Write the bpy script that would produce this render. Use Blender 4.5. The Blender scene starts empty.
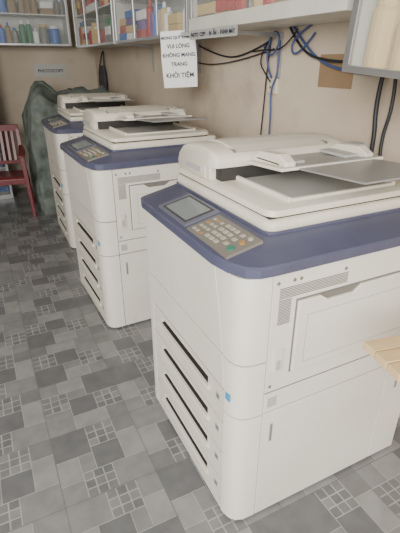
import bpy, bmesh, math, random
from mathutils import Vector, Matrix, noise
random.seed(4)
R=math.radians
C=bpy.context.scene.collection

# ------------------------------------------------------------ materials
def mat(name,col,rough=0.5,var=0.0,scale=6.0,metal=0.0,bump=0.0,dirt=None,trans=0.0,alpha=1.0,emit=None,spec=0.5,r0=0.32,r1=0.62):
    m=bpy.data.materials.new(name); m.use_nodes=True
    nt=m.node_tree; b=nt.nodes['Principled BSDF']
    b.inputs['Base Color'].default_value=(*col,1); b.inputs['Roughness'].default_value=rough
    b.inputs['Metallic'].default_value=metal
    b.inputs['Specular IOR Level'].default_value=spec
    if trans: b.inputs['Transmission Weight'].default_value=trans
    if alpha<1: b.inputs['Alpha'].default_value=alpha
    if emit:
        b.inputs['Emission Color'].default_value=(*emit[0],1); b.inputs['Emission Strength'].default_value=emit[1]
    if var>0 or bump>0:
        tc=nt.nodes.new('ShaderNodeTexCoord')
        n=nt.nodes.new('ShaderNodeTexNoise'); n.inputs['Scale'].default_value=scale; n.inputs['Detail'].default_value=6
        nt.links.new(tc.outputs['Object'],n.inputs['Vector'])
        if var>0:
            r=nt.nodes.new('ShaderNodeValToRGB')
            d=dirt or tuple(c*(1-var) for c in col)
            r.color_ramp.elements[0].position=r0; r.color_ramp.elements[1].position=r1
            r.color_ramp.elements[0].color=(*d,1); r.color_ramp.elements[1].color=(*col,1)
            nt.links.new(n.outputs['Fac'],r.inputs['Fac']); nt.links.new(r.outputs['Color'],b.inputs['Base Color'])
        if bump>0:
            bp=nt.nodes.new('ShaderNodeBump'); bp.inputs['Strength'].default_value=bump; bp.inputs['Distance'].default_value=0.01
            nt.links.new(n.outputs['Fac'],bp.inputs['Height']); nt.links.new(bp.outputs['Normal'],b.inputs['Normal'])
    return m
def grime(m,col,scale,lo,hi,sx=1.0,sz=1.0,mx_=1.0):
    """extra layer of fine streaky dirt on an existing material"""
    nt=m.node_tree; b=nt.nodes['Principled BSDF']; src=b.inputs['Base Color'].links
    tc=nt.nodes.new('ShaderNodeTexCoord'); mp=nt.nodes.new('ShaderNodeMapping'); mp.inputs['Scale'].default_value=(sx,sx,sz)
    n=nt.nodes.new('ShaderNodeTexNoise'); n.inputs['Scale'].default_value=scale; n.inputs['Detail'].default_value=9; n.inputs['Roughness'].default_value=0.65
    mr=nt.nodes.new('ShaderNodeMapRange'); mr.inputs['From Min'].default_value=lo; mr.inputs['From Max'].default_value=hi; mr.inputs['To Max'].default_value=mx_
    mx=nt.nodes.new('ShaderNodeMix'); mx.data_type='RGBA'
    nt.links.new(tc.outputs['Object'],mp.inputs['Vector']); nt.links.new(mp.outputs[0],n.inputs['Vector']); nt.links.new(n.outputs['Fac'],mr.inputs['Value'])
    nt.links.new(mr.outputs[0],mx.inputs['Factor'])
    if src: nt.links.new(src[0].from_socket,mx.inputs['A'])
    else: mx.inputs['A'].default_value=b.inputs['Base Color'].default_value
    mx.inputs['B'].default_value=(*col,1); nt.links.new(mx.outputs['Result'],b.inputs['Base Color'])
M={}
M['body']=mat('copier_white',(0.73,0.70,0.635),0.40,0.08,2.2,dirt=(0.66,0.625,0.55))
grime(M['body'],(0.42,0.36,0.27),8,0.62,0.85,1.2,0.8,0.6)
M['body2']=mat('copier_cream',(0.71,0.675,0.595),0.40,0.08,2.5,dirt=(0.64,0.60,0.51))
grime(M['body2'],(0.42,0.36,0.27),8,0.62,0.85,1.2,0.8,0.6)
M['adf']=mat('adf_white',(0.74,0.70,0.60),0.4,0.08,4.0,dirt=(0.66,0.62,0.51))
M['blue']=mat('deck_blue',(0.078,0.083,0.138),0.36,0.15,8.0)
M['bluelt']=mat('panel_lilac',(0.13,0.135,0.18),0.4)
M['dark']=mat('dark_gap',(0.03,0.028,0.026),0.7)
M['grey']=mat('tray_grey',(0.25,0.25,0.245),0.3,0.05)
M['greylt']=mat('light_grey',(0.42,0.42,0.40),0.45)
M['seam']=mat('seam_grey',(0.17,0.16,0.14),0.6)
M['screen']=mat('lcd_screen',(0.22,0.25,0.255),0.12)
M['key']=mat('key_beige',(0.42,0.39,0.32),0.5)
M['plate']=mat('keypad_plate',(0.19,0.175,0.15),0.5)
M['green']=mat('btn_green',(0.04,0.20,0.13),0.4)
M['orange']=mat('btn_orange',(0.40,0.22,0.07),0.4)
M['stick']=mat('blue_sticker',(0.05,0.30,0.55),0.5)
M['paper']=mat('paper_white',(0.80,0.80,0.78),0.7)
M['ink']=mat('ink',(0.02,0.02,0.05),0.7)
M['alu']=mat('aluminium',(0.50,0.51,0.52),0.32,metal=0.8)
M['whitemetal']=mat('painted_white',(0.66,0.645,0.59),0.45,0.15)
M['glass']=mat('cabinet_glass',(0.6,0.7,0.7),0.05,alpha=0.10)
M['cable']=mat('cable_black',(0.015,0.016,0.022),0.5)
M['cablew']=mat('cable_blue_grey',(0.05,0.08,0.20),0.5)
M['wall']=mat('wall_plaster',(0.62,0.525,0.415),0.85,0.2,1.2,bump=0.25,dirt=(0.50,0.415,0.32),r0=0.36,r1=0.62)
grime(M['wall'],(0.24,0.19,0.15),2.2,0.56,0.85,1.0,1.0,0.7)
M['wallb']=mat('wall_back_plaster',(0.52,0.455,0.365),0.85,0.2,1.3,bump=0.2,dirt=(0.38,0.32,0.25))
grime(M['wallb'],(0.20,0.16,0.13),2.2,0.54,0.82,1.0,1.0,0.7)
M['ceil']=mat('ceiling_paint',(0.65,0.62,0.56),0.9,0.1)
M['red']=mat('chair_plastic_red',(0.12,0.005,0.009),0.35)
M['cover']=mat('tarp_grey_green',(0.17,0.20,0.175),0.7,0.35,9.0,bump=0.3,dirt=(0.07,0.09,0.078))
M['wood']=mat('pine',(0.72,0.55,0.33),0.5)
M['card']=mat('cardboard',(0.30,0.20,0.11),0.8,0.15)
M['yel']=mat('paper_tan',(0.60,0.44,0.19),0.7)
M['skyb']=mat('folder_blue',(0.04,0.12,0.42),0.5)
M['purp']=mat('folder_purple',(0.14,0.07,0.26),0.5)
M['grn']=mat('folder_green',(0.03,0.16,0.06),0.5)
M['rd']=mat('folder_red',(0.42,0.03,0.025),0.5)
M['rubber']=mat('rubber',(0.05,0.05,0.05),0.8)
M['bag']=mat('bag_fabric',(0.06,0.06,0.065),0.8,0.3,12,bump=0.3)
M['beigeplug']=mat('outlet_plastic',(0.66,0.62,0.5),0.4)

nt=M['wood'].node_tree; b=nt.nodes['Principled BSDF']
tc=nt.nodes.new('ShaderNodeTexCoord'); w=nt.nodes.new('ShaderNodeTexNoise'); w.inputs['Scale'].default_value=5
mp=nt.nodes.new('ShaderNodeMapping'); mp.inputs['Scale'].default_value=(1,14,1)
r=nt.nodes.new('ShaderNodeValToRGB'); r.color_ramp.elements[0].color=(0.52,0.36,0.17,1); r.color_ramp.elements[1].color=(0.76,0.58,0.34,1)
nt.links.new(tc.outputs['Object'],mp.inputs['Vector']); nt.links.new(mp.outputs[0],w.inputs['Vector']); nt.links.new(w.outputs['Fac'],r.inputs['Fac']); nt.links.new(r.outputs['Color'],b.inputs['Base Color'])

# ------------------------------------------------------------ mesh helpers
def obj(name,verts,faces,mats,parent=None,bevel=0,seg=2,smooth=False,fm=None,angle=35):
    me=bpy.data.meshes.new(name); me.from_pydata([tuple(v) for v in verts],[],faces); me.update()
    bm=bmesh.new(); bm.from_mesh(me); bmesh.ops.recalc_face_normals(bm,faces=bm.faces); bm.to_mesh(me); bm.free()
    if not isinstance(mats,(list,tuple)): mats=[mats]
    for m in mats: me.materials.append(m)
    if fm:
        for p,i in zip(me.polygons,fm): p.material_index=i
    if smooth:
        for p in me.polygons: p.use_smooth=True
        me.set_sharp_from_angle(angle=R(angle))
    o=bpy.data.objects.new(name,me); C.objects.link(o)
    if parent: o.parent=parent
    if bevel:
        md=o.modifiers.new('Bevel','BEVEL'); md.width=bevel; md.segments=seg; md.limit_method='ANGLE'; md.angle_limit=R(30)
    return o
BF=[(0,3,2,1),(4,5,6,7),(0,1,5,4),(1,2,6,5),(2,3,7,6),(3,0,4,7)]
def bv(x0,y0,z0,x1,y1,z1):
    return [(x0,y0,z0),(x1,y0,z0),(x1,y1,z0),(x0,y1,z0),(x0,y0,z1),(x1,y0,z1),(x1,y1,z1),(x0,y1,z1)]
def boxes(name,bl,mats,parent=None,bevel=0,seg=2):
    """bl: list of (x0,y0,z0,x1,y1,z1[,matidx])"""
    V=[];F=[];fm=[]
    for b in bl:
        k=len(V); V+=bv(*b[:6]); F+=[tuple(i+k for i in f) for f in BF]; fm+=[b[6] if len(b)>6 else 0]*6
    return obj(name,V,F,mats,parent,bevel,seg,fm=fm)
def loft(name,rings,mats,parent=None,bevel=0,smooth=True,angle=30,cap=True,fm=None):
    n=len(rings[0]); V=[v for r in rings for v in r]; F=[]
    for i in range(len(rings)-1):
        for j in range(n):
            a=i*n+j; b=i*n+(j+1)%n; F.append((a,b,b+n,a+n))
    if cap: F.append(tuple(reversed(range(n)))); F.append(tuple(range((len(rings)-1)*n,len(rings)*n)))
    return obj(name,V,F,mats,parent,bevel,2,smooth,fm,angle)
def prism(name,poly,axis,a0,a1,mats,parent=None,bevel=0,smooth=False):
    def mk(p,a):
        if axis=='x': return (a,p[0],p[1])
        if axis=='y': return (p[0],a,p[1])
        return (p[0],p[1],a)
    return loft(name,[[mk(p,a0) for p in poly],[mk(p,a1) for p in poly]],mats,parent,bevel,smooth)
def cyl(V,F,fm,c,ax,r,h,n=16,mi=0,r2=None):
    r2=r if r2 is None else r2
    ax=Vector(ax).normalized(); q=ax.to_track_quat('Z','Y'); k=len(V); c=Vector(c)
    for s,rr in ((0,r),(h,r2)):
        for i in range(n):
            t=2*math.pi*i/n; V.append(tuple(c+q@Vector((rr*math.cos(t),rr*math.sin(t),s))))
    for i in range(n): F.append((k+i,k+(i+1)%n,k+n+(i+1)%n,k+n+i)); fm.append(mi)
    F.append(tuple(k+i for i in reversed(range(n)))); fm.append(mi)
    F.append(tuple(k+n+i for i in range(n))); fm.append(mi)
def empty(name,loc,rz=0):
    e=bpy.data.objects.new(name,None); e.location=loc; e.rotation_euler=(0,0,rz); e.empty_display_size=0.1; C.objects.link(e); return e
def cable(name,pts,r,m,parent=None):
    cu=bpy.data.curves.new(name,'CURVE'); cu.dimensions='3D'; cu.bevel_depth=r; cu.bevel_resolution=3
    s=cu.splines.new('NURBS'); s.points.add(len(pts)-1); s.order_u=3; s.use_endpoint_u=True
    for p,q in zip(s.points,pts): p.co=(*q,1)
    cu.materials.append(m); o=bpy.data.objects.new(name,cu); C.objects.link(o)
    if parent: o.parent=parent
    return o

# ------------------------------------------------------------ room
boxes('wall_right',[(1.5,-1.2,0,1.6,6.1,3.0)],M['wall'])
boxes('wall_back',[(-2.6,6.0,0,1.5,6.1,3.0)],M['wallb'])
boxes('wall_left',[(-2.6,1.6,0,-2.5,6.0,3.0)],M['wallb'])  # unseen wall, extended forward to darken the back of the room
boxes('ceiling',[(-2.6,-1.2,3.0,1.6,6.1,3.1)],M['ceil'])
# floor : ceramic tiles with printed mosaic
fcols=[(0.37,0.37,0.36),(0.265,0.265,0.262),(0.215,0.216,0.216),(0.140,0.143,0.147),(0.175,0.177,0.178)]
fm_=[mat('tile_%d'%i,c,0.30,0.18,14.0) for i,c in enumerate(fcols)]
lay=[(0,0,5,5,3),(5,0,4,3,1),(9,0,3,3,2),(5,3,3,2,2),(8,3,4,4,-1),(0,5,4,4,-1),(4,5,4,4,3),(8,7,4,5,2),(0,9,3,3,4),(3,9,5,3,1)]
V=[];F=[];fm=[]
def q(x0,y0,x1,y1,z,mi):
    k=len(V); V.extend([(x0,y0,z),(x1,y0,z),(x1,y1,z),(x0,y1,z)]); F.append((k,k+1,k+2,k+3)); fm.append(mi)
T=0.36; u=T/12
V+=bv(-3.2,-1.6,-0.06,1.6,6.1,0.0); F+=BF; fm+=[0]*6
for ix in range(-8,5):
    for iy in range(-4,17):
        ox=ix*T+0.02; oy=iy*T+0.08; rot=random.randrange(4)
        rects=[]
        for (x,y,w_,h_,s) in lay:
            if s>=0: rects.append((x,y,w_,h_,s,0.0015))
            else:
                n=3; g=w_/n
                for a in range(n):
                    for c in range(n): rects.append((x+a*g,y+c*g,g,g,random.choice([2,3,4,4]),0.0026))
        for (x,y,w_,h_,s,g) in rects:
            for _ in range(rot): x,y,w_,h_=12-y-h_,x,h_,w_
            x0=ox+x*u+g; x1=ox+(x+w_)*u-g; y0=oy+y*u+g; y1=oy+(y+h_)*u-g
            x1=min(x1,1.5); y1=min(y1,6.0)
            if x1<=x0 or y1<=y0: continue
            q(x0,y0,x1,y1,0.0006,s)
for ix in range(-8,6):
    x=ix*T+0.02
    if x<1.49: q(x-0.0018,-1.5,x+0.0018,6.0,0.0008,3)
for iy in range(-4,18):
    y=iy*T+0.08
    if y<6: q(-3.1,y-0.0018,1.5,y+0.0018,0.0009,3)
obj('floor',V,F,fm_,fm=fm)

# ------------------------------------------------------------ photocopier
def build_copier(root):
    P=root; W=0.73; D=0.80; ZB=0.012
    prism('chassis',[(0.014,0.10),(0.03,0.045),(0.07,0.014),(D-.01,0.014),(D-.01,W-.012),(0.014,W-.012)],'z',0.03,0.985,M['dark'],P)
    def col(z,e):
        return [(0,e,z),(0.002,0.055,z),(0.010,0.030,z),(0.026,0.012,z),(0.052,0.002,z),(0.098,0,z),(0.098,0.012,z),(0.056,0.016,z),(0.036,0.027,z),(0.022,0.045,z),(0.014,0.065,z),(0.013,e,z)]
    def e(z): return 0.072 if z<0.55 else 0.072+0.075*((z-0.55)/0.435)**1.6
    for i,(a,b) in enumerate([(ZB,0.491),(0.496,0.697),(0.702,0.985)]):
        n=6; loft('corner_column_%d'%(i+1),[col(a+(b-a)*k/n,e(a+(b-a)*k/n)) for k in range(n+1)],M['body'],P,angle=50)
    G=0.006
    zz=[0.703+(0.985-0.703)*k/6 for k in range(7)]
    poly=[(e(z)+G,z) for z in zz]+[(W,0.985),(W,0.703)]
    prism('front_door',poly,'x',0.0,0.013,M['body'],P,0.002)
    zz=[0.577+(0.697-0.577)*k/3 for k in range(4)]
    poly=[(e(z)+G,z) for z in zz]+[(W,0.697),(W,0.577)]
    prism('mid_cover',poly,'x',0.0,0.013,M['body'],P,0.002)
    y0=0.078; y1=W-0.045
    zs=[0.574,0.436,0.300,0.164,ZB]
    for i in range(4):
        t=zs[i]-0.003; b=zs[i+1]+0.003; s1=t-0.022; s0=s1-0.031; ya=0.18; yb=0.60
        boxes('drawer_%d'%(i+1),[(0,y0,b,0.013,y1,s0),(0,y0,s1,0.013,y1,t),(0,y0,s0,0.013,ya,s1),(0,yb,s0,0.013,y1,s1)],M['body2'],P)
        boxes('pull_slot_shadow_%d'%(i+1),[(0.0012,ya,s0-0.002,0.014,yb,s0+0.0015)],M['dark'],P)  # dark strip on the slot floor, painted stand-in for recess shade
        prism('pull_lip_%d'%(i+1),[(0.001,s0),(-0.010,s0-0.001),(-0.012,s0-0.005),(0.001,s0-0.024)],'y',ya-0.01,yb+0.01,M['body2'],P,0.001)
        boxes('paper_size_tab_%d'%(i+1),[(-0.0015,y0+0.018,t-0.062,0.004,y0+0.045,t-0.036,0),(-0.0022,y0+0.023,t-0.057,0.0,y0+0.040,t-0.041,1)],[M['greylt'],M['seam']],P)
    boxes('front_far_strip',[(0,W-0.040,ZB,0.013,W,0.572)],M['body'],P,0.002)
    x0=0.102; x1=D
    boxes('side_upper_cover',[(x0,0,0.496,x1,0.012,0.985)],M['body'],P,0.002)
    boxes('side_lower_cover',[(x0,0,ZB,0.653,0.012,0.491),(0.658,0,ZB,x1,0.012,0.491)],M['body'],P,0.002)
    gb=[]
    for k in range(7): gb.append((0.125,-0.0012,0.905+k*0.0052,0.372,0.002,0.9075+k*0.0052))
    for k in range(16): gb.append((0.125,-0.0012,0.820+k*0.0052,0.168,0.002,0.8225+k*0.0052))
    boxes('side_grille',gb,M['seam'],P)
    boxes('bypass_reveal',[(0.185,-0.001,0.633,0.746,0.001,0.893)],M['seam'],P)
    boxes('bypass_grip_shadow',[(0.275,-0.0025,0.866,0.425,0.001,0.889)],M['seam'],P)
    obj('bypass_tray_door',*[
        [(0.19,-0.011,0.638),(0.741,-0.011,0.638),(0.741,-0.011,0.888),(0.43,-0.011,0.888),(0.40,-0.011,0.868),(0.30,-0.011,0.868),(0.27,-0.011,0.888),(0.19,-0.011,0.888)]+
        [(0.19,0.0,0.638),(0.741,0.0,0.638),(0.741,0.0,0.888),(0.43,0.0,0.888),(0.40,0.0,0.868),(0.30,0.0,0.868),(0.27,0.0,0.888),(0.19,0.0,0.888)],
        [tuple(range(8)),tuple(reversed(range(8,16)))]+[(i,(i+1)%8,8+(i+1)%8,8+i) for i in range(8)]],M['body'],P,0.003)
    boxes('bypass_inner_line',[(0.225,-0.0118,0.665,0.706,-0.0105,0.667),(0.225,-0.0118,0.835,0.706,-0.0105,0.837),(0.225,-0.0118,0.665,0.227,-0.0105,0.837),(0.704,-0.0118,0.665,0.706,-0.0105,0.837)],M['greylt'],P)
    boxes('side_seam',[(x0,-0.0008,0.575,0.80,0.001,0.579)],M['seam'],P)
    boxes('side_latch',[(0.122,-0.009,0.655,0.150,0.002,0.735,0),(0.128,-0.0105,0.665,0.144,-0.008,0.700,1)],[M['body2'],M['greylt']],P,0.002)
    boxes('side_pulls',[(0.132,-0.001,0.36,0.146,0.002,0.44),(0.715,-0.001,0.36,0.729,0.002,0.44),(0.115,-0.001,0.515,0.150,0.002,0.553)],M['greylt'],P)
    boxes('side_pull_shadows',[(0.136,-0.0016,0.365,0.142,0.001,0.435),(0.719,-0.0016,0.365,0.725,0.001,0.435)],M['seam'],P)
    V=[];F=[];fm=[]
    for (x,z) in [(0.118,0.957),(0.172,0.957),(0.195,0.957),(0.118,0.60),(0.76,0.95),(0.76,0.60),(0.36,0.952)]:
        cyl(V,F,fm,(x,0.002,z),(0,-1,0),0.0055,0.004,12)
    obj('screw_caps',V,F,M['plate'],P)
    boxes('blue_label',[(-0.0012,0.040,0.553,0.004,0.063,0.578)],M['stick'],P)
    boxes('far_side_cover',[(0.014,W-0.012,ZB,D,W,0.985)],M['body'],P,0.002)
    boxes('rear_cover',[(D-0.011,0.013,ZB,D+0.001,W-0.013,0.985)],M['greylt'],P)
    V=[];F=[];fm=[]
    for x in (0.09,D-0.09):
        for y in (0.08,W-0.08):
            cyl(V,F,fm,(x,y-0.015,0.015),(0,1,0),0.015,0.03,14)
    obj('casters',V,F,M['rubber'],P)
    # ---- blue control deck
    def ring(z,g,f=0.0):
        o=[(-0.022,0.70),(-0.022,0.13),(-0.010,0.06),(0.016,0.010),(0.050,-0.012),(0.10,-0.016),(D,-0.016),(D,0.762),(0.03,0.762),(-0.010,0.745)]
        cx,cy=0.4,0.37
        return [(cx+(x-cx)*(1-g),cy+(y-cy)*(1-g),z) for x,y in o]
    inner=[(0.135,0.70),(0.135,0.14),(0.137,0.115),(0.142,0.10),(0.155,0.095),(0.18,0.092),(D,0.092),(D,0.75),(0.16,0.75),(0.14,0.735)]
    loft('control_deck',[ring(0.985,0.03),ring(0.992,0.0),ring(1.016,0.0),ring(1.022,0.012),[(x,y,1.058) for x,y in inner],[(x,y,1.066) for x,y in inner]],M['blue'],P,angle=28)
    A=Vector((-0.0135,0,1.0235)); B=Vector((0.135,0,1.0585)); U=(B-A).normalized(); N=Vector((-U.z,0,U.x))
    def sp(a,y,h): v=A+U*a+N*h; return (v.x,y,v.z)
    def sbox(V,F,fm,a0,y0,a1,y1,h0,h1,mi):
        k=len(V); V+= [sp(a0,y0,h0),sp(a1,y0,h0),sp(a1,y1,h0),sp(a0,y1,h0),sp(a0,y0,h1),sp(a1,y0,h1),sp(a1,y1,h1),sp(a0,y1,h1)]
        F+=[tuple(i+k for i in f) for f in BF]; fm+=[mi]*6
    V=[];F=[];fm=[]
    sbox(V,F,fm,0.012,0.345,0.142,0.575,-0.01,0.006,0)
    sbox(V,F,fm,0.022,0.362,0.132,0.552,0,0.0072,1)
    sbox(V,F,fm,0.030,0.374,0.124,0.540,0,0.0082,2)
    obj('touch_screen',V,F,[M['bluelt'],M['rubber'],M['screen']],P,fm=fm)
    V=[];F=[];fm=[]
    sbox(V,F,fm,0.010,0.075,0.128,0.325,-0.01,0.005,0)
    for r_ in range(4):
        for c_ in range(3):
            y=0.165+c_*0.026; a=0.026+r_*0.024; sbox(V,F,fm,a,y,a+0.013,y+0.016,0.004,0.008,1)
    for r_ in range(4):
        y=0.252; a=0.022+r_*0.025
        for c_ in range(3): sbox(V,F,fm,a,y+c_*0.022,a+0.010,y+0.012+c_*0.022,0.004,0.007,1 if (r_+c_)%4 else 3)
    for r_ in range(3): sbox(V,F,fm,0.085-r_*0.028+0.012,0.132,0.098-r_*0.028+0.012,0.148,0.004,0.007,1)
    k=Vector(sp(0.042,0.105,0.004)); cyl(V,F,fm,k,N,0.012,0.005,20,2)
    k=Vector(sp(0.080,0.105,0.004)); cyl(V,F,fm,k,N,0.009,0.005,18,3)
    k=Vector(sp(0.108,0.105,0.004)); cyl(V,F,fm,k,N,0.008,0.005,18,1)
    obj('keypad',V,F,[M['plate'],M['key'],M['green'],M['orange']],P,fm=fm)
    # ---- scanner base + platen cover
    def rr(x0,y0,x1,y1,r,z,n=5):
        pts=[]
        for cx,cy,s in ((x1-r,y1-r,0),(x0+r,y1-r,90),(x0+r,y0+r,180),(x1-r,y0+r,270)):
            for i in range(n+1):
                t=R(s+90*i/n); pts.append((cx+r*math.cos(t),cy+r*math.sin(t),z))
        return pts
    loft('scanner_base',[rr(0.145,0.10,D-.01,0.742,0.03,1.062),rr(0.140,0.095,D-.005,0.745,0.03,1.070),rr(0.140,0.095,D-.005,0.745,0.03,1.092),rr(0.146,0.101,D-.01,0.74,0.028,1.098)],M['adf'],P,angle=50)
    boxes('scanner_gap',[(0.155,0.112,1.096,D-0.07,0.733,1.104)],M['dark'],P)
    loft('platen_cover',[rr(0.150,0.105,D-.06,0.738,0.035,1.104),rr(0.144,0.098,D-.05,0.742,0.035,1.108),rr(0.148,0.102,D-.05,0.74,0.035,1.124),rr(0.165,0.125,D-.06,0.73,0.03,1.132)],M['adf'],P,angle=50)
    boxes('output_tray_floor',[(0.245,0.150,1.131,0.655,0.44,1.1345)],M['greylt'],P)
    boxes('output_tray_rim',[(0.232,0.135,1.130,0.245,0.44,1.146),(0.655,0.135,1.130,0.668,0.44,1.146),(0.245,0.135,1.130,0.655,0.150,1.141)],M['adf'],P,0.003)
    # document feeder housing (profile in y,z)
    prof=[(0.425,1.178),(0.418,1.198),(0.43,1.214),(0.47,1.228),(0.55,1.238),(0.63,1.234),(0.69,1.217),(0.728,1.187),(0.742,1.157),(0.740,1.128),(0.50,1.128),(0.50,1.176)]
    rings=[]
    for x,s in ((0.150,0.93),(0.156,0.985),(0.168,1.0),(0.700,1.0),(0.715,0.985),(0.722,0.93)):
        rings.append([(x,0.58+(y-0.58)*s,1.17+(z-1.17)*s) for y,z in prof])
    loft('feeder_housing',rings,M['adf'],P,angle=40)
    boxes('feeder_throat',[(0.175,0.428,1.132,0.70,0.505,1.177)],M['dark'],P)
    boxes('feeder_front_post',[(0.152,0.47,1.128,0.180,0.52,1.178),(0.690,0.46,1.128,0.718,0.52,1.178)],M['adf'],P,0.004)
    prism('feeder_jam_cover',[(0.44,1.2225),(0.50,1.236),(0.56,1.2425),(0.63,1.2385),(0.66,1.230),(0.66,1.224),(0.63,1.232),(0.55,1.237),(0.47,1.226)],'x',0.24,0.63,M['body2'],P,0.001)
    boxes('feeder_jam_seam',[(0.232,0.445,1.2190,0.237,0.66,1.2295),(0.633,0.445,1.2190,0.638,0.66,1.2295)],M['seam'],P)
    boxes('feeder_lift_handle',[(0.146,0.53,1.145,0.156,0.66,1.165)],M['greylt'],P,0.003)
    def tz(y): return 1.196-(y-0.42)*0.06
    def slab(name,x0,ya,x1,yb,th,m,lift=0,bev=0.003):
        return obj(name,[(x0,ya,tz(ya)-th+lift),(x1,ya,tz(ya)-th+lift),(x1,yb,tz(yb)-th+lift),(x0,yb,tz(yb)-th+lift),(x0,ya,tz(ya)+lift),(x1,ya,tz(ya)+lift),(x1,yb,tz(yb)+lift),(x0,yb,tz(yb)+lift)],BF,m,P,bev)
    slab('input_tray',0.265,0.22,0.69,0.44,0.010,M['adf'])
    slab('input_tray_extension',0.33,-0.045,0.65,0.23,0.006,M['grey'],-0.004)
    slab('input_tray_pad',0.33,0.225,0.64,0.425,0.003,M['grey'],0.003,0)
    for i,(xa,xb) in enumerate(((0.285,0.325),(0.615,0.650))):
        prism('paper_guide_%d'%(i+1),[(0.23,tz(0.23)+0.000),(0.23,tz(0.23)+0.014),(0.27,tz(0.27)+0.036),(0.37,tz(0.37)+0.036),(0.41,tz(0.41)+0.02),(0.41,tz(0.41)+0.000)],'x',xa,xb,M['adf'],P,0.004)
        boxes('guide_foot_%d'%(i+1),[(xa-(0 if i==0 else 0.06),0.26,tz(0.3)+0.003,xb+(0.06 if i==0 else 0),0.39,tz(0.3)+0.013)],M['greylt'],P,0.003)
    V=[];F=[];fm=[]; cyl(V,F,fm,(0.66,0.33,tz(0.33)+0.004),(0,0,1),0.045,0.034,24,0,0.034)
    obj('guide_knob',V,F,M['greylt'],P)

c1=empty('photocopier',(0.53,0.822,0)); build_copier(c1)
kids=[o for o in bpy.data.objects if o.parent==c1]
for loc,rz in (((0.49,2.22,0),R(1.5)),((0.535,3.60,0),R(-1))):
    e_=empty('photocopier',loc,rz)
    for k in kids:
        n=k.copy(); n.parent=e_; C.objects.link(n)

# ------------------------------------------------------------ covered machine behind
def covered(name,x0,y0,x1,y1,h,m):
    n=22
    def outline(g):
        pts=[]
        a=[(x0-g,y0-g),(x1+g,y0-g),(x1+g,y1+g),(x0-g,y1+g)]
        for i in range(4):
            p=Vector(a[i]); q_=Vector(a[(i+1)%4])
            for k in range(n): pts.append(p.lerp(q_,k/n))
        return pts
    levels=[(0.0,0.03),(0.2,0.03),(0.4,0.028),(0.55,0.02),(0.7,0.018),(0.82,0.012),(0.95,0.005),(h-0.14,0.0),(h-0.05,-0.03),(h,-0.08),(h+0.01,-0.14),(h+0.02,-0.2),(h+0.03,-0.26),(h+0.03,-0.31)]
    rings=[]
    for li,(z,g) in enumerate(levels):
        rg=[]
        for i,p in enumerate(outline(g)):
            fold=0.022*math.sin(i*1.3+0.5*li)*(1-min(z/h,1)*0.4)
            nn=noise.noise(Vector((p.x*5,p.y*5,z*5)))*0.09
            c=Vector(((x0+x1)/2,(y0+y1)/2)); d=(p-c).normalized()
            q2=p+d*(fold+nn*0.5)
            top=noise.noise(Vector((p.x*4,p.y*4,3)))*0.16+noise.noise(Vector((p.x*11,p.y*11,7)))*0.05
            zz=z+(top if z>h-0.2 else 0.0)
            rg.append((q2.x,q2.y,max(zz,0)))
        rings.append(rg)
    return loft(name,rings,m,smooth=True,angle=80)
covered('tarp_covered_machine',0.50,4.76,1.34,5.40,1.19,M['cover'])

# ------------------------------------------------------------ red plastic chair
def chair(loc,rz):
    P=empty('plastic_armchair',loc,rz); m=M['red']
    prism('seat',[(-0.22,0.40),(-0.20,0.425),(0.18,0.405),(0.21,0.41),(0.21,0.39),(-0.20,0.395)],'x',-0.23,0.23,m,P,0.006)
    boxes('seat_apron',[(-0.23,-0.215,0.35,0.23,-0.20,0.40),(-0.235,-0.21,0.35,-0.22,0.21,0.40),(0.22,-0.21,0.35,0.235,0.21,0.40)],m,P,0.003)
    def leg(n_,a,b,w0,w1):
        a=Vector(a);b=Vector(b)
        loft(n_,[[(b.x-w1,b.y-w1,b.z),(b.x+w1,b.y-w1,b.z),(b.x+w1,b.y+w1,b.z),(b.x-w1,b.y+w1,b.z)],[(a.x-w0,a.y-w0,a.z),(a.x+w0,a.y-w0,a.z),(a.x+w0,a.y+w0,a.z),(a.x-w0,a.y+w0,a.z)]],m,P,0.004,False)
    leg('leg_1',(-0.235,-0.20,0.63),(-0.265,-0.25,0),0.024,0.016); leg('leg_2',(0.235,-0.20,0.63),(0.265,-0.25,0),0.024,0.016)
    leg('leg_3',(-0.215,0.20,0.42),(-0.245,0.27,0),0.026,0.017); leg('leg_4',(0.215,0.20,0.42),(0.245,0.27,0),0.026,0.017)
    def bar(n_,a,b,w,t):
        a=Vector(a);b=Vector(b); d=(b-a).normalized(); s=Vector((1,0,0)) if abs(d.x)<0.7 else Vector((0,0,1)); nn=d.cross(s).normalized(); s=nn.cross(d)
        rg=[]
        for p in (a,b): rg.append([tuple(p+s*w+nn*t),tuple(p-s*w+nn*t),tuple(p-s*w-nn*t),tuple(p+s*w-nn*t)])
        loft(n_,rg,m,P,0.004,False)
    bar('back_post_1',(-0.215,0.20,0.40),(-0.20,0.30,0.84),0.02,0.012); bar('back_post_2',(0.215,0.20,0.40),(0.20,0.30,0.84),0.02,0.012)
    bar('back_top',(-0.215,0.302,0.85),(0.215,0.302,0.85),0.035,0.013)
    bar('back_bottom',(-0.21,0.222,0.50),(0.21,0.222,0.50),0.02,0.01)
    for i in range(6):
        x=-0.14+i*0.056; bar('back_slat_%d'%(i+1),(x,0.222,0.50),(x,0.298,0.83),0.017,0.006)
    for s,nm in ((-1,'arm_1'),(1,'arm_2')):
        loft(nm,[[(s*0.20,-0.24,0.62),(s*0.26,-0.24,0.62),(s*0.26,-0.24,0.64),(s*0.20,-0.24,0.64)],[(s*0.20,0.0,0.64),(s*0.265,0.0,0.64),(s*0.265,0.0,0.66),(s*0.20,0.0,0.66)],[(s*0.195,0.26,0.655),(s*0.225,0.26,0.655),(s*0.225,0.26,0.675),(s*0.195,0.26,0.675)]],m,P,0.004,False)
chair((0.14,4.98,0),R(-8))

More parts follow.
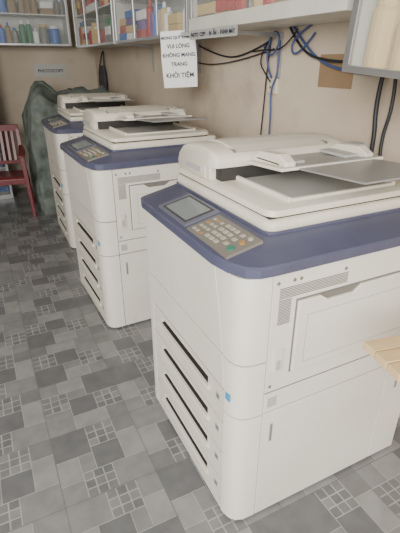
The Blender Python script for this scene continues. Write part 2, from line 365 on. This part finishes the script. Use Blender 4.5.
# ------------------------------------------------------------ wall cabinets
def cabinet(name,loc,rz,L,Dp,H,band,seedn,shelves=1,kinds=None,posts=2,pal=None,bandmat=None,minh=0.45,tilt=0):
    """local: x along length, y depth (front at y=0), z up"""
    P=empty(name,loc,rz); P.rotation_euler=(0,tilt,rz); rnd=random.Random(seedn); pal=pal or [0,0,1,2,3,4,5,6]
    boxes('carcass',[(0,0,0,L,Dp,0.018),(0,0,H-0.018,L,Dp,H),(0,0,0.018,0.012,Dp,H-0.018),(L-0.012,0,0.018,L,Dp,H-0.018),(0.012,Dp-0.01,0.018,L-0.012,Dp,H-0.018)],M['whitemetal'],P)
    fr=[(0,-0.012,0,L,0,band),(0,-0.012,H-0.03,L,0,H)]
    for i in range(posts+1):
        x=(L-0.028)*i/posts; fr.append((x,-0.013,band,x+0.028,0,H-0.03))
    boxes('front_frame',fr[:1],bandmat or M['whitemetal'],P,0.002)
    boxes('aluminium_frame',fr[1:],M['alu'],P,0.002)
    boxes('glass_doors',[(0.028,-0.006,band,L-0.028,-0.003,H-0.03)],M['glass'],P)
    sh=[]; V=[];F=[];fm=[]
    def bx(*b):
        k=len(V); V.extend(bv(*b[:6])); F.extend([tuple(i+k for i in f) for f in BF]); fm.extend([b[6]]*6)
    for s in range(shelves):
        z=0.018+(H-0.036)*s/shelves
        if s: sh.append((0.012,0.01,z,L-0.012,Dp-0.01,z+0.012))
        zb=z+(0.012 if s else 0)+0.0005; hmax=(H-0.036)/shelves-0.03
        x=0.03
        while x<L-0.1:
            k=rnd.choice(kinds)
            if k=='books':
                for i in range(rnd.randint(2,5)):
                    w=rnd.uniform(0.02,0.05); h=hmax*rnd.uniform(minh,0.95)
                    if x+w>L-0.03: break
                    bx(x,0.015,zb,x+w-0.002,0.015+min(Dp-0.06,0.2),zb+h,rnd.choice(pal)); x+=w
            elif k=='stack':
                w=min(rnd.uniform(0.14,0.24),L-0.03-x); h=hmax*rnd.uniform(minh,0.95); n=max(2,int(h/0.05))
                for i in range(n):
                    bx(x+rnd.uniform(0,.01),0.012+rnd.uniform(0,.015),zb+i*h/n,x+w-rnd.uniform(0,.01),0.015+min(Dp-0.06,0.22),zb+(i+1)*h/n-0.003,rnd.choice(pal))
                x+=w
            elif k in('bottles','jars'):
                j=k=='jars'
                for i in range(rnd.randint(2,4)):
                    r_=rnd.uniform(0.045,0.06) if j else rnd.uniform(0.022,0.038); h=min(hmax,rnd.uniform(0.15,0.2) if j else rnd.uniform(0.14,0.28))
                    if x+2*r_>L-0.03: break
                    c_=rnd.choice(pal); cyl(V,F,fm,(x+r_,0.02+r_,zb),(0,0,1),r_,h*0.78,16,c_); cyl(V,F,fm,(x+r_,0.02+r_,zb+h*0.78),(0,0,1),r_,h*0.07,16,c_,r_*(0.8 if j else 0.4)); cyl(V,F,fm,(x+r_,0.02+r_,zb+h*0.85),(0,0,1),r_*(0.84 if j else 0.42),h*0.15,14,rnd.choice([0,3,5]) if not j else rnd.choice([1,0]))
                    x+=2*r_+0.004
            x+=rnd.uniform(0.003,0.02)
    if sh: boxes('inner_shelves',sh,M['whitemetal'],P)
    obj('stationery_contents',V,F,[M['paper'],M['yel'],M['card'],M['skyb'],M['grn'],M['rd'],M['purp'],M['plate']],P,fm=fm)
    return P
cabinet('wall_cabinet',(1.19,2.50,1.655),R(-90),1.23,0.30,0.60,0.06,3,1,['stack','jars','bottles'],2,[0,1,1,2,7,5])
cabinet('wall_cabinet',(1.19,3.95,1.635),R(-90),1.42,0.30,0.60,0.02,8,2,['jars','stack','bottles','bottles'],3,[0,0,2,7,7,6,1,5,3],M['alu'])
cabinet('wall_cabinet',(1.19,5.50,1.635),R(-90),1.50,0.30,0.60,0.02,12,2,['jars','bottles','stack'],3,[0,2,5,7,1,4,7],M['alu'])
cabinet('wall_cabinet',(1.13,1.19,1.47),R(-90),1.0,0.36,0.62,0.022,24,2,['jars'],2,[1,1,0],M['alu'],0.75,R(4))
cabinet('wall_cabinet',(0.30,5.66,1.66),0,0.86,0.33,0.60,0.022,14,2,['bottles','jars','bottles','stack'],1,[3,3,4,7,5,0,2,7],M['alu'],0.4)
cabinet('display_cabinet',(-0.75,5.55,0.0),0,0.98,0.40,2.10,0.05,33,6,['books','stack'],2,[4,4,7,7,3],M['alu'],0.6)

V=[];F=[];fm=[]
for y in (2.05,3.0,3.9):
    k=len(V); pts=[(1.5,1.635),(1.22,1.635),(1.22,1.622),(1.47,1.61),(1.484,1.42),(1.5,1.42)]
    V+=[(x,y-0.008,z) for x,z in pts]+[(x,y+0.008,z) for x,z in pts]
    F.append(tuple(k+i for i in range(6))); F.append(tuple(k+6+i for i in reversed(range(6))))
    F+=[(k+i,k+(i+1)%6,k+6+(i+1)%6,k+6+i) for i in range(6)]
obj('shelf_brackets',V,F,M['alu'])

# hanging shoulder bag on the right wall
hb=empty('hanging_bag',(1.46,5.55,1.15))
rg=[]
for z,w_,t in ((0,0.10,0.02),(0.02,0.13,0.035),(0.12,0.145,0.045),(0.24,0.13,0.038),(0.30,0.11,0.02),(0.31,0.10,0.012)):
    rg.append([(t*math.cos(a)*0.8,w_*math.sin(a),z) for a in [2*math.pi*i/16 for i in range(16)]])
loft('bag_body',rg,M['bag'],hb,angle=60)
cable('bag_strap',[(0,-0.10,0.29),(0.02,-0.05,0.42),(0.035,0.0,0.47),(0.02,0.05,0.42),(0,0.10,0.29)],0.008,M['bag'],hb)

# ------------------------------------------------------------ paper signs
def text(body,size,loc,parent,m,off=0.0008):
    cu=bpy.data.curves.new('lettering','FONT'); cu.body=body; cu.size=size; cu.align_x='CENTER'; cu.extrude=0.0002; cu.offset=off
    cu.materials.append(m); o=bpy.data.objects.new('lettering',cu); C.objects.link(o); o.parent=parent; o.location=loc; o.rotation_euler=(R(90),0,0)
sg=empty('paper_notice',(1.17,2.63,1.51),R(-38)); sg.rotation_euler=(0,R(-3),R(-38))
obj('sheet',[(-0.105,0.0,-0.155),(0.105,0,-0.155),(0.11,0.0,0.0),(0.105,0,0.155),(-0.105,0,0.155),(-0.11,0.0,0.0)],[(0,1,2,3,4,5)],M['paper'],sg)
for i,t in enumerate(['MONG QUÝ KHÁCH','VUI LÒNG','KHÔNG MANG','TRANG','KHỎI TIỆM']):
    text(t,[0.022,0.030,0.029,0.030,0.036][i],(0,-0.002,[0.112,0.064,0.016,-0.034,-0.098][i]),sg,M['ink'])
st=empty('shelf_label_strip',(1.172,2.18,1.632),R(-90))
boxes('strip',[(-0.30,-0.001,-0.022,0.22,0.001,0.022)],M['greylt'],st)
text('PHOTO  COPY  -  IN  ẤN  -  ĐÁNH MÁY',0.027,(-0.04,-0.003,-0.009),st,M['ink'])
bn=empty('back_wall_notice',(0.95,5.99,1.40),0)
boxes('sheet',[(-0.20,-0.002,-0.07,0.17,0.002,0.07)],M['greylt'],bn)
text('PHOTOCOPY',0.05,(-0.01,-0.004,-0.02),bn,M['ink'])

# ------------------------------------------------------------ cables & socket on right wall
cw=empty('wall_wiring',(0,0,0))
cable('swag_cable',[(1.485,3.0,1.60),(1.48,2.7,1.53),(1.48,2.4,1.52),(1.485,2.14,1.60)],0.005,M['cable'],cw)
cable('swag_cable_2',[(1.485,3.6,1.60),(1.48,3.2,1.50),(1.48,2.6,1.47),(1.485,2.10,1.56)],0.004,M['cable'],cw)
cable('drop_cable_1',[(1.485,2.13,1.62),(1.482,2.15,1.45),(1.484,2.16,1.30),(1.48,2.18,1.0),(1.48,2.2,0.6)],0.004,M['cable'],cw)
cable('drop_cable_2',[(1.485,2.05,1.62),(1.47,2.02,1.45),(1.47,2.09,1.36),(1.475,2.07,1.2),(1.48,2.1,0.7)],0.005,M['cablew'],cw)
cable('drop_cable_3',[(1.485,2.10,1.64),(1.47,2.24,1.52),(1.47,2.12,1.42),(1.475,2.10,1.40)],0.004,M['cable'],cw)
cable('tangle_1',[(1.485,2.20,1.58),(1.46,2.10,1.50),(1.46,2.0,1.60),(1.46,2.08,1.66),(1.47,2.16,1.50),(1.475,2.09,1.42)],0.005,M['cablew'],cw)
cable('tangle_2',[(1.485,2.3,1.55),(1.46,2.14,1.56),(1.46,1.98,1.55),(1.46,1.88,1.64)],0.004,M['cable'],cw)
cable('loop_cable_1',[(1.485,1.95,1.66),(1.48,1.84,1.57),(1.48,1.70,1.49),(1.48,1.5,1.455),(1.48,1.34,1.45)],0.006,M['cablew'],cw)
cable('loop_cable_2',[(1.485,1.80,1.66),(1.47,1.95,1.60),(1.47,1.9,1.50),(1.485,1.78,1.62)],0.005,M['cablew'],cw)
cable('loop_cable_3',[(1.485,1.98,1.66),(1.475,1.86,1.54),(1.475,1.66,1.50),(1.475,1.45,1.50),(1.475,1.30,1.60)],0.006,M['cable'],cw)
cable('power_cable_1',[(1.47,1.33,1.46),(1.465,1.34,1.35),(1.46,1.31,1.2),(1.46,1.33,1.0),(1.46,1.33,0.5)],0.009,M['cable'],cw)
cable('power_cable_2',[(1.47,1.27,1.46),(1.465,1.25,1.35),(1.46,1.28,1.2),(1.46,1.24,1.0),(1.46,1.24,0.5)],0.007,M['cable'],cw)
boxes('socket_outlet',[(1.484,2.06,1.34,1.5,2.14,1.42,0),(1.480,2.085,1.365,1.485,2.092,1.38,1),(1.480,2.105,1.365,1.485,2.112,1.38,1)],[M['beigeplug'],M['dark']],cw,0.002)
boxes('brown_paper_patch',[(1.497,1.52,1.39,1.4995,1.74,1.53)],M['card'],cw)
# ------------------------------------------------------------ pine table corner near the camera
tb=empty('pine_table',(0.785,0.63,0),R(-11))
sl=[(0.0,-0.048*(k+1)+0.002,0.828,0.9,-0.048*k-0.002,0.85) for k in range(9)]
boxes('slatted_top',sl,M['wood'],tb,0.002)
boxes('under_rails',[(0.06,-0.42,0.80,0.10,-0.01,0.828),(0.78,-0.42,0.80,0.82,-0.01,0.828)],M['wood'],tb,0.002)
boxes('legs',[(0.52,-0.06,0.0,0.56,-0.02,0.828),(0.52,-0.42,0.0,0.56,-0.38,0.828),(0.84,-0.06,0.0,0.88,-0.02,0.828),(0.84,-0.42,0.0,0.88,-0.38,0.828)],M['wood'],tb,0.002)

# ------------------------------------------------------------ light
fx=empty('added_fluorescent_batten',(-0.4,3.2,2.97))  # unseen ceiling tube, added as extra light for the room
boxes('housing',[(-0.03,-0.62,-0.03,0.03,0.62,0.03)],M['whitemetal'],fx,0.003)
V=[];F=[];fm=[]; cyl(V,F,fm,(0,-0.6,-0.05),(0,1,0),0.014,1.2,14)
obj('tube',V,F,mat('tube_glow',(1,1,1),0.5,emit=((1,0.95,0.88),8)),fx)
wd=bpy.data.worlds.new('World'); bpy.context.scene.world=wd; wd.use_nodes=True
bg=wd.node_tree.nodes['Background']; bg.inputs['Color'].default_value=(1.0,0.985,0.955,1); bg.inputs['Strength'].default_value=1.75
def area(name,loc,rot,sx,sy,p,col):
    l=bpy.data.lights.new(name,'AREA'); l.shape='RECTANGLE'; l.size=sx; l.size_y=sy; l.energy=p; l.color=col
    o=bpy.data.objects.new(name,l); C.objects.link(o); o.location=loc; o.rotation_euler=rot; return o
area('shopfront_daylight',(-1.9,-1.8,2.3),(R(68),0,R(-38)),1.8,1.5,260,(1.0,0.965,0.92))

# ------------------------------------------------------------ camera
cam=bpy.data.cameras.new('camera'); cam.lens=28.9; cam.sensor_width=36; cam.clip_start=0.02
co=bpy.data.objects.new('camera',cam); C.objects.link(co); co.location=(0,0,1.5); co.rotation_euler=(R(64.4),0,R(-26.5))
bpy.context.scene.camera=co
